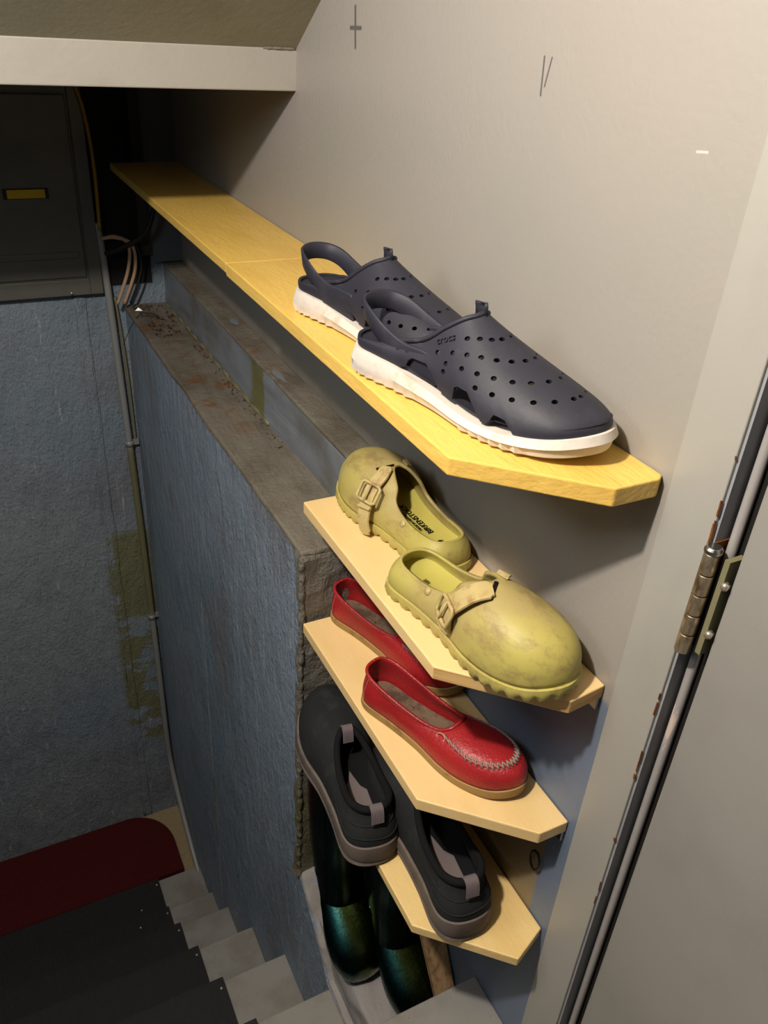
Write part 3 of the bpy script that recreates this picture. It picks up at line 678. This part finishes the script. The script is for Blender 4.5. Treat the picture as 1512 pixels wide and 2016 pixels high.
    for i, p in enumerate(path):
        u = abs(i/60-.5)*2; wd = (.0100+.024*u**2.6); t = (path[min(60, i+1)]-path[max(0, i-1)]).normalized()
        o_ = Vector((t.y, -t.x, 0)).normalized(); 
        if o_.dot(p-Vector((0, .2*L, 0))) < 0: o_ = -o_
        upv = (Vector((0, 0, 1))+o_*.12).normalized()
        for (du, do) in ((.5, .0), (.42, .0017), (-.42, .0017), (-.5, 0), (-.42, -.0017), (.42, -.0017)): vs.append(p+upv*wd*2*du-Vector((0, 0, wd*.75))+o_*do)
    for i in range(60):
        for k in range(6):
            k2 = (k+1) % 6; fs.append((i*6+k, i*6+k2, (i+1)*6+k2, (i+1)*6+k))
    fs.append((0, 1, 2, 3, 4, 5)); fs.append(tuple(360+k for k in range(6))[::-1])
    mesh('heel_strap', vs, fs, NAVY, parent=root, smooth=True)
    # embossed name on the outer side
    fi = 36.5; v = .86; p = s.P(s.surff(fi, v)); ax = s.P(s.surff(fi+1.5, v))-s.P(s.surff(fi-1.5, v)); ay = s.P(s.surff(fi, v+.03))-s.P(s.surff(fi, v-.03))
    if side > 0: mtx = basis(p, ax, ay)
    else: mtx = basis(p, -ax, ay)
    mtx.translation = p+mtx.to_3x3().col[2]*.0002
    text_on('lettering', 'crocs', .0105, NAVY, root, mtx, .0012)
    return root
w1 = water_clog(1, 'nearer navy perforated water clog with white sole at the tip of the top shelf')
w2 = water_clog(-1, 'farther navy perforated water clog on the top shelf, half hidden behind its pair')
place(w1, -.250, 1.475, S1+.003, -.090, .955)
place(w2, -.222, 1.865, S1+.003, -.105, 1.35)

# ------------------------------------------------------------------ yellow buckled clogs
def buckle_clog(side, label, far=False):
    L = .254
    root = empty('buckle_clog', (0, 0, 0), label, 'shoe', 'yellow-green clogs with buckle straps')
    rim = [(0, .035, .175), (.065, .055, .175), (.100, .12, .17), (.108, .27, .165), (.098, .40, .20), (.072, .44, .265), (.050, .505, .305), (.026, .55, .32), (0, .56, .325),
           (-.026, .55, .32), (-.050, .505, .305), (-.072, .44, .265), (-.098, .40, .20), (-.108, .27, .165), (-.100, .12, .17), (-.065, .055, .175)]
    h1 = [.07, .07, .07, .06, .09, .14, .165, .18, .185, .18, .165, .14, .09, .06, .07, .07]
    a = [.2, .2, .2, .2, .3, .46, .58, .62, .62, .62, .58, .46, .3, .2, .2, .2]
    c = [-.02, -.02, -.02, -.02, -.02, -.01, -.015, -.02, -.02, -.02, -.015, -.01, -.02, -.02, -.02, -.02]
    s = Shoe(L, rim, side, W=1.17, bz=.052, h1=h1, a=a, c=c, bul=[.014]*16, spring=lambda y: .035*max(0, (y-.75)/.25)**2)
    def saw(i, j, K):
        if j >= 3: return ((.006 if i % 3 else -.006) if j in (3, 4) else 0, (0 if i % 3 else .012) if j == 4 else 0)
        return 0, 0
    s.slab('sole', [(-.008, .058), (.010, .052), (.013, .034), (.010, .018), (.002, .0), (-.02, 0)], CLOG, root, tread=saw)
    s.upper('upper', CLOG, root, M=22, th=.0042)
    s.footbed('footbed', CLOGIN, root, .07, inset=.014, cup=.03, label='clean yellow-green footbed')
    # outer side: strap with buckle; local point helper
    def SP(fi, v, lift=0):
        p = s.P(s.surff(fi, v)); e1 = s.P(s.surff(fi+.5, v))-s.P(s.surff(fi-.5, v)); e2 = s.P(s.surff(fi, v+.02))-s.P(s.surff(fi, v-.02))
        nn_ = e1.cross(e2).normalized(); 
        if nn_.dot(p-Vector((0, .5*L, .0))) < 0: nn_ = -nn_
        return p+nn_*lift, nn_
    def band(name, path, wd, th, mat, loose=None, label=None, lift0=.0022):
        vs = []; fs = []; P_ = []
        for (fi, v, lf) in path: P_.append(SP(fi, v, lf+lift0))
        pp_ = spline([p for p, _ in P_], 30); nnn = spline([q for _, q in P_], 30)
        for i, p in enumerate(pp_):
            t = (pp_[min(30, i+1)]-pp_[max(0, i-1)]).normalized(); q = nnn[i].normalized(); b = t.cross(q).normalized()
            w2_ = wd*(1 if 1 < i < 29 else .72)
            for (x, y) in ((-w2_, 0), (-w2_*.94, th), (w2_*.94, th), (w2_, 0), (w2_*.94, -th*.4), (-w2_*.94, -th*.4)): vs.append(p+b*x+q*y)
        for i in range(30):
            for k in range(6): fs.append((i*6+k, i*6+(k+1) % 6, (i+1)*6+(k+1) % 6, (i+1)*6+k))
        fs.append(tuple(range(6))); fs.append(tuple(180+k for k in range(6))[::-1])
        return mesh(name, vs, fs, mat, parent=root, smooth=False, label=label, bevel=0), pp_, nnn
    # strap runs from the low outer side up over the instep to a slot
    if not far:
        o1, pp_, nnn = band('strap', [(31.5, .10, 0), (31.8, .30, .001), (33.2, .52, .003), (37.6, .68, .004), (43.5, .82, .004), (50.5, .90, .0005)], .0118, .0022, STRAP, label='grimy buckled strap')
        kb = 11
    else:
        o1, pp_, nnn = band('strap', [(32.0, -.08, .011), (33.0, .12, .010), (35.0, .42, .006), (38.0, .66, .004), (42.0, .84, .002), (48.0, .93, .0005)], .0095, .0022, STRAP, label='grimy strap with its loose end hanging out of the buckle')
        kb = 15
    # buckle: rectangular frame with a pin
    p = pp_[kb]; t = (pp_[kb+1]-pp_[kb-1]).normalized(); q = nnn[kb].normalized(); b = t.cross(q).normalized()
    bw, bl = .0150, .0118
    cs_ = [p+b*x*bw+t*y*bl+q*.0042 for x, y in ((-1, -1), (1, -1), (1, 1), (-1, 1))]
    lp_ = []
    for k in range(4):
        for f in (0.12, .5, .88): lp_.append(cs_[k]*(1-f)+cs_[(k+1) % 4]*f)
    vs, fs = tube_data(lp_+lp_[:1], .0024, 7); bk = mesh('buckle', vs, fs, STRAP, parent=root, smooth=True)
    vs, fs = tube_data([p-t*bl*1.05+q*.006, p+t*bl*1.05+q*.0062], .0014, 6); mesh('buckle_pin', vs, fs, STRAP, parent=bk, smooth=True)
    kp = kb-6 if not far else kb-5
    p = pp_[kp]; t = (pp_[kp+1]-pp_[kp-1]).normalized(); q = nnn[kp].normalized(); b = t.cross(q).normalized()
    vs, fs = tube_data([p-b*.0098+q*.0025, p+b*.0098+q*.0025], .003, 6, flat=(.0016, .0035)); mesh('strap_keeper', vs, fs, STRAP, parent=root)
    # slot the strap passes through, and the strap's end on the inner side
    p, q = SP(50.5 if not far else 48.5, .90, .0012); e = (s.P(s.surff(52, .9))-s.P(s.surff(49, .9))).normalized()
    f2 = q.cross(e).normalized()
    vs, fs = tube_data([p-f2*.011*side, p+f2*.0125*side], .002, 8, flat=(.0008, .0022)); mesh('strap_slot', vs, fs, BLACKP, parent=root, smooth=True, label='dark slot')
    band('strap_tab', [(69.0, .98, -.0005), (71.5, .96, .0015), (74.0, .94, .0005)], .0075, .002, STRAP)
    p, q = SP(24, .75, .0002)
    tv, tf = tube_data([p-q*.0002, p+q*.0012], .0045, 12); mesh('rivet', tv, tf, STRAP, parent=root, smooth=True)
    zt = .0775*L
    def T(txt, size, x, y, rot):
        m_ = Matrix.Translation((x*L, y*L, zt)) @ Matrix.Rotation(rot, 4, 'Z'); text_on('lettering', txt, size, BLACKTXT, root, m_, .00035, label='black print')
    r = -PI/2 if far else PI/2
    T('BIRKENSTOCK', .0115, .035, .41, PI/2+PI*0 if not far else PI/2); T('MADE IN GERMANY', .0055, .0, .40, PI/2)
    T('39', .011, .035, .17, PI/2); T('250', .006, .0, .17, PI/2)
    return root, s
k1, sk1 = buckle_clog(1, 'yellow-green clog nearest the door frame, toe forward, strap buckled')
k2, sk2 = buckle_clog(-1, 'yellow-green clog turned away with its strap end hanging loose', True)
place(k1, -.212, 1.330, S2+.002, -.102, .860)
place(k2, -.092, 1.290, S2+.002, -.122, 1.755)

# ------------------------------------------------------------------ red loafers
def loafer(side, label):
    L = .248
    root = empty('loafer', (0, 0, 0), label, 'shoe', 'red leather loafers')
    o = [(x*.93, y) for x, y in OUT]
    rim = [(0, .015, .235), (.062, .03, .23), (.094, .10, .215), (.098, .26, .185), (.092, .42, .165), (.082, .53, .172), (.060, .585, .200), (.030, .600, .215), (0, .605, .22),
           (-.030, .600, .215), (-.060, .585, .200), (-.082, .53, .172), (-.092, .42, .165), (-.098, .26, .185), (-.094, .10, .215), (-.062, .03, .23)]
    h1 = [.10, .10, .10, .09, .08, .10, .12, .125, .125, .125, .12, .10, .08, .09, .10, .10]
    a = [.1, .1, .1, .1, .15, .4, .6, .72, .75, .72, .6, .4, .15, .1, .1, .1]
    c = [-.05, -.05, -.05, -.05, -.03, .0, .005, -.005, -.01, -.005, .005, .0, -.03, -.05, -.05, -.05]
    s = Shoe(L, rim, side, out=o, bz=.045, h1=h1, a=a, c=c, bul=[.010]*16, spring=lambda y: .05*max(0, (y-.70)/.30)**2)
    s.slab('sole', [(-.006, .05), (.006, .044), (.008, .02), (.002, .0), (-.02, 0)], TAN, root, label='worn tan rubber sole')
    s.upper('upper', RED, root, M=20, th=.0022)
    s.footbed('insole', INSOLE, root, .055, inset=.016, cup=.015, label='worn brown insole')
    s.rim_tube('collar_binding', .0024, RED, root)
    # whip-stitched moccasin seam: ridge and zigzag thread
    idx = list(range(38, 83)); seam = []
    def vs_(i): return lerp_tab([(38, .96), (41, .72), (46, .50), (52, .46), (60, .46), (68, .46), (74, .50), (79, .72), (82, .96)], i)
    seam = [s.P(s.surf(i, vs_(i))) for i in idx]
    tube('seam_ridge', spline(seam, 120), .0019, RED, 7, parent=root)
    vs = []; fs = []
    for k in range(54):
        f = 40+k/54*40
        iv = vs_(f); p = s.P(s.surff(f, iv)); out_ = s.P(s.surff(f, max(.02, iv-.05))); inn = s.P(s.surff(f, iv+.05))
        d = (out_-p).normalized()*.0046; e = (inn-p).normalized()*.0046; upz = Vector((0, 0, .0028))
        if k % 2 == 0: tube_data([p+d+upz*.2, p+upz, s.P(s.surff(f+.74, iv))+e+upz*.5], .0010, 5, vs=vs, fs=fs)
        else: tube_data([p+e+upz*.5, p+upz, s.P(s.surff(f+.74, iv))+d+upz*.2], .0010, 5, vs=vs, fs=fs)
    mesh('seam_thread', vs, fs, THR, parent=root, smooth=True, label='grey zigzag stitching', kind='stuff')
    # heel counter stitching lines and edge stitching
    vs = []; fs = []
    for side_i in (13, 107):
        for dk in (0,):
            for j in range(0, 22):
                v = .04+j*.043
                a_, b_ = s.surff(side_i+dk, v), s.surff(side_i+dk, v+.024)
                oo = s.nrm(side_i)*.004; tube_data([s.P(a_+oo), s.P(b_+oo)], .0004, 5, vs=vs, fs=fs)
    for i in list(range(2, 38))+list(range(83, 119)):
        for h in (0, .5):
            v = .90; a_, b_ = s.surff(i+h, v), s.surff(i+h+.3, v); oo = s.nrm(i)*.002
            tube_data([s.P(a_+oo), s.P(b_+oo)], .0004, 5, vs=vs, fs=fs)
    mesh('edge_stitching', vs, fs, THR2, parent=root, kind='stuff')
    # leather lace knot on the outer side
    p = s.P(s.surff(39, .80)+s.nrm(39)*.006); t = (s.P(s.surff(41, .75))-s.P(s.surff(37, .85))).normalized(); b = Vector((0, 0, 1)).cross(t).normalized(); n2 = t.cross(b)
    ring = [p+t*math.cos(q*PI/8)*.0068+(b*.35+Vector((0, 0, 1))).normalized()*math.sin(q*PI/8)*.0045 for q in range(17)]
    tube('lace_loop', ring, .0011, THR2, 6, parent=root)
    return root
l1 = loafer(1, 'nearer red leather loafer on the third shelf with grey zigzag toe seam')
l2 = loafer(-1, 'farther red leather loafer, its toe hidden beneath the yellow clog shelf')
place(l1, -.238, 1.40, S3+.001, -.068, .965)
place(l2, -.150, 1.745, S3+.001, .0, 1.315)
l2.location.x -= .012

# ------------------------------------------------------------------ black slip-on shoes
def slip_on(side, label):
    L = .297
    root = empty('slip_on_shoe', (0, 0, 0), label, 'shoe', 'black slip-on shoes with grey soles')
    rim = [(0, .055, .320), (.058, .075, .315), (.092, .14, .30), (.094, .25, .275), (.086, .36, .275), (.066, .455, .30), (.042, .505, .325), (.020, .525, .335), (0, .53, .34),
           (-.020, .525, .335), (-.042, .505, .325), (-.066, .455, .30), (-.086, .36, .275), (-.094, .25, .275), (-.092, .14, .30), (-.058, .075, .315)]
    h1 = [.12, .12, .12, .12, .12, .15, .15, .14, .14, .14, .15, .15, .12, .12, .12, .12]
    a = [.25, .25, .25, .3, .4, .5, .58, .66, .68, .66, .58, .5, .4, .3, .25, .25]
    c = [-.10, -.10, -.10, -.09, -.06, -.01, -.01, -.04, -.05, -.04, -.01, -.01, -.06, -.09, -.10, -.10]
    s = Shoe(L, rim, side, W=1.06, bz=.095, h1=h1, a=a, c=c, bul=[.022]*3+[.012]*11+[.022]*2, spring=lambda y: .05*max(0, (y-.72)/.28)**2)
    def mid(i, j, K):
        y = s.B[i].y; return (0, (.035*max(0, 1-y/.35)) if j <= 1 else 0)
    s.slab('sole', [(-.004, .104), (.012, .096), (.019, .055), (.010, .035), (.016, .018), (.006, .0), (-.02, 0)], GSOLE, root, tread=mid, label='grey-brown foam sole')
    s.upper('upper', SUEDE, root, M=20, th=.004)
    s.rim_tube('collar', .0052, KNIT, root, v=.99)
    s.footbed('insole', KNIT, root, .150, inset=.02, cup=.02)
    # grey printed insole with a notch
    sh = [(-.065, .02), (.072, .015), (.060, .13), (.018, .17), (-.008, .25), (-.030, .20), (-.058, .18), (-.05, .13)]
    n = len(sh); vs = [Vector((x*L, (y*1.25+.115)*L, .1545*L)) for x, y in sh]+[Vector((x*L, (y*1.25+.115)*L, .1505*L)) for x, y in sh]
    mesh('insole_print', vs, [tuple(range(n)), tuple(range(n, 2*n))[::-1]]+[(k, (k+1) % n, n+(k+1) % n, n+k) for k in range(n)], INS2, parent=root, label='grey insole print')
    # pull tabs at heel and tongue
    def tab(p, d, wd, name='pull_tab'):
        d = d.normalized(); q = Vector((0, 0, 1)); b = Vector((1, 0, 0)); pth = [p-d*.009-q*.006, p-d*.008+q*.001, p-d*.003+q*.0065, p+d*.004+q*.006, p+d*.008-q*.002, p+d*.0105-q*.014]
        pp_ = spline(pth, 16); vs = []; fs = []
        for i, x in enumerate(pp_):
            t = (pp_[min(16, i+1)]-pp_[max(0, i-1)]).normalized(); nn_ = t.cross(b).normalized()
            for (u, v) in ((-wd, 0), (-wd, .0012), (wd, .0012), (wd, 0)): vs.append(x+b*u+nn_*v)
        for i in range(16):
            for k in range(4): fs.append((i*4+k, i*4+(k+1) % 4, (i+1)*4+(k+1) % 4, (i+1)*4+k))
        fs += [(0, 1, 2, 3), (67, 66, 65, 64)]
        mesh(name, vs, fs, WEB, parent=root, label='ribbed grey pull tab')
    tab(s.P(Vector((.0, .050, .315))), Vector((0, -1, 0)), .0088)
    tab(s.P(Vector((0, .525, .335))), Vector((0, -1, 0)), .0080)
    # seam ridges
    vs = []; fs = []
    for v in (.30, .62): tube_data([s.P(s.surf(i % NS, v+.02*math.sin(i*.3))+s.nrm(i % NS)*.001) for i in range(-22, 23)], .0011, 6, vs=vs, fs=fs)
    mesh('heel_seam', vs, fs, SUEDE, parent=root, smooth=True)
    return root
b1_ = slip_on(1, 'black slip-on shoe sitting fully on the lowest shelf, heel toward the steps')
b2_ = slip_on(-1, 'black slip-on shoe hanging half over the front edge of the lowest shelf')
place(b1_, -.186, .910, S4+.001, -.120, 1.48)
place(b2_, -.300, 1.185, S4+.001, -.215, 1.75)

# ------------------------------------------------------------------ rain boots
def rain_boot(side, label):
    root = empty('rain_boot', (0, 0, 0), label, 'boot', 'iridescent green-black rain boots')
    L = .205
    # stations of one skin: centre y, centre z, half width, half depth, pitch of the ring; the foot slopes down to the toe
    stt = [(.212, -.062, .004, .006, -10), (.209, -.058, .020, .018, -8), (.202, -.052, .031, .024, -4), (.190, -.044, .038, .029, 0), (.174, -.035, .0430, .033, 6), (.154, -.025, .045, .037, 12), (.134, -.013, .044, .041, 20),
           (.114, .004, .041, .045, 32), (.096, .026, .040, .049, 48), (.080, .054, .040, .050, 64), (.069, .086, .041, .050, 76), (.062, .120, .042, .049, 84), (.060, .160, .043, .049, 90), (.058, .220, .045, .050, 90), (.056, .300, .047, .052, 90), (.055, .345, .048, .053, 90)]
    stt = spline([(a, b, c*1.13) for a, b, c, d, e in stt], 60), spline([(d*1.1, e, 0) for a, b, c, d, e in stt], 60)
    n = 32; vs = []; fs = []
    for p, q in zip(*stt):
        ph = math.radians(q.y); ax2 = Vector((0, -math.sin(ph), math.cos(ph)))  # ring's second axis
        cen = Vector((0, p.x, p.y+.006))
        for k in range(n):
            a = 2*PI*k/n; ca, sa = math.cos(a), math.sin(a)
            e = .82
            x = math.copysign(abs(ca)**e, ca)*p.z; r = math.copysign(abs(sa)**e, sa)*q.x
            v = cen+Vector((x+.010*side*-1*max(0, p.x/.21-.55), 0, 0))+ax2*r
            v.z = max(v.z, .010-.36*max(0, v.y)); v.y = max(v.y, .003); vs.append(v)
    m = len(stt[0])
    for i in range(m-1):
        for k in range(n): fs.append((i*n+k, i*n+(k+1) % n, (i+1)*n+(k+1) % n, (i+1)*n+k))
    fs.append(tuple(range(n)))
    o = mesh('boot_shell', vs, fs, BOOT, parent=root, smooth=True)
    sd = o.modifiers.new('thick', 'SOLIDIFY'); sd.thickness = .0025; sd.offset = -1
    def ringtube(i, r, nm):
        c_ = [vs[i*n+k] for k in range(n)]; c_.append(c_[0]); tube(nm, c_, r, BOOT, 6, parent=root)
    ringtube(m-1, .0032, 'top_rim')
    # low seams: over the toe, across the instep
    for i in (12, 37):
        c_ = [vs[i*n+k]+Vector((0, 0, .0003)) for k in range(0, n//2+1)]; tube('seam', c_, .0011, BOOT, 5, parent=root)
    s = Shoe(L, [(0, .5, .1)]*16, side, W=.98, bz=.03)
    so = s.slab('sole', [(-.010, .055), (.006, .050), (.008, .02), (.004, 0), (-.02, 0)], BLACKP, root)
    so.data.transform(Matrix.Rotation(-.346, 4, 'X'))
    return root
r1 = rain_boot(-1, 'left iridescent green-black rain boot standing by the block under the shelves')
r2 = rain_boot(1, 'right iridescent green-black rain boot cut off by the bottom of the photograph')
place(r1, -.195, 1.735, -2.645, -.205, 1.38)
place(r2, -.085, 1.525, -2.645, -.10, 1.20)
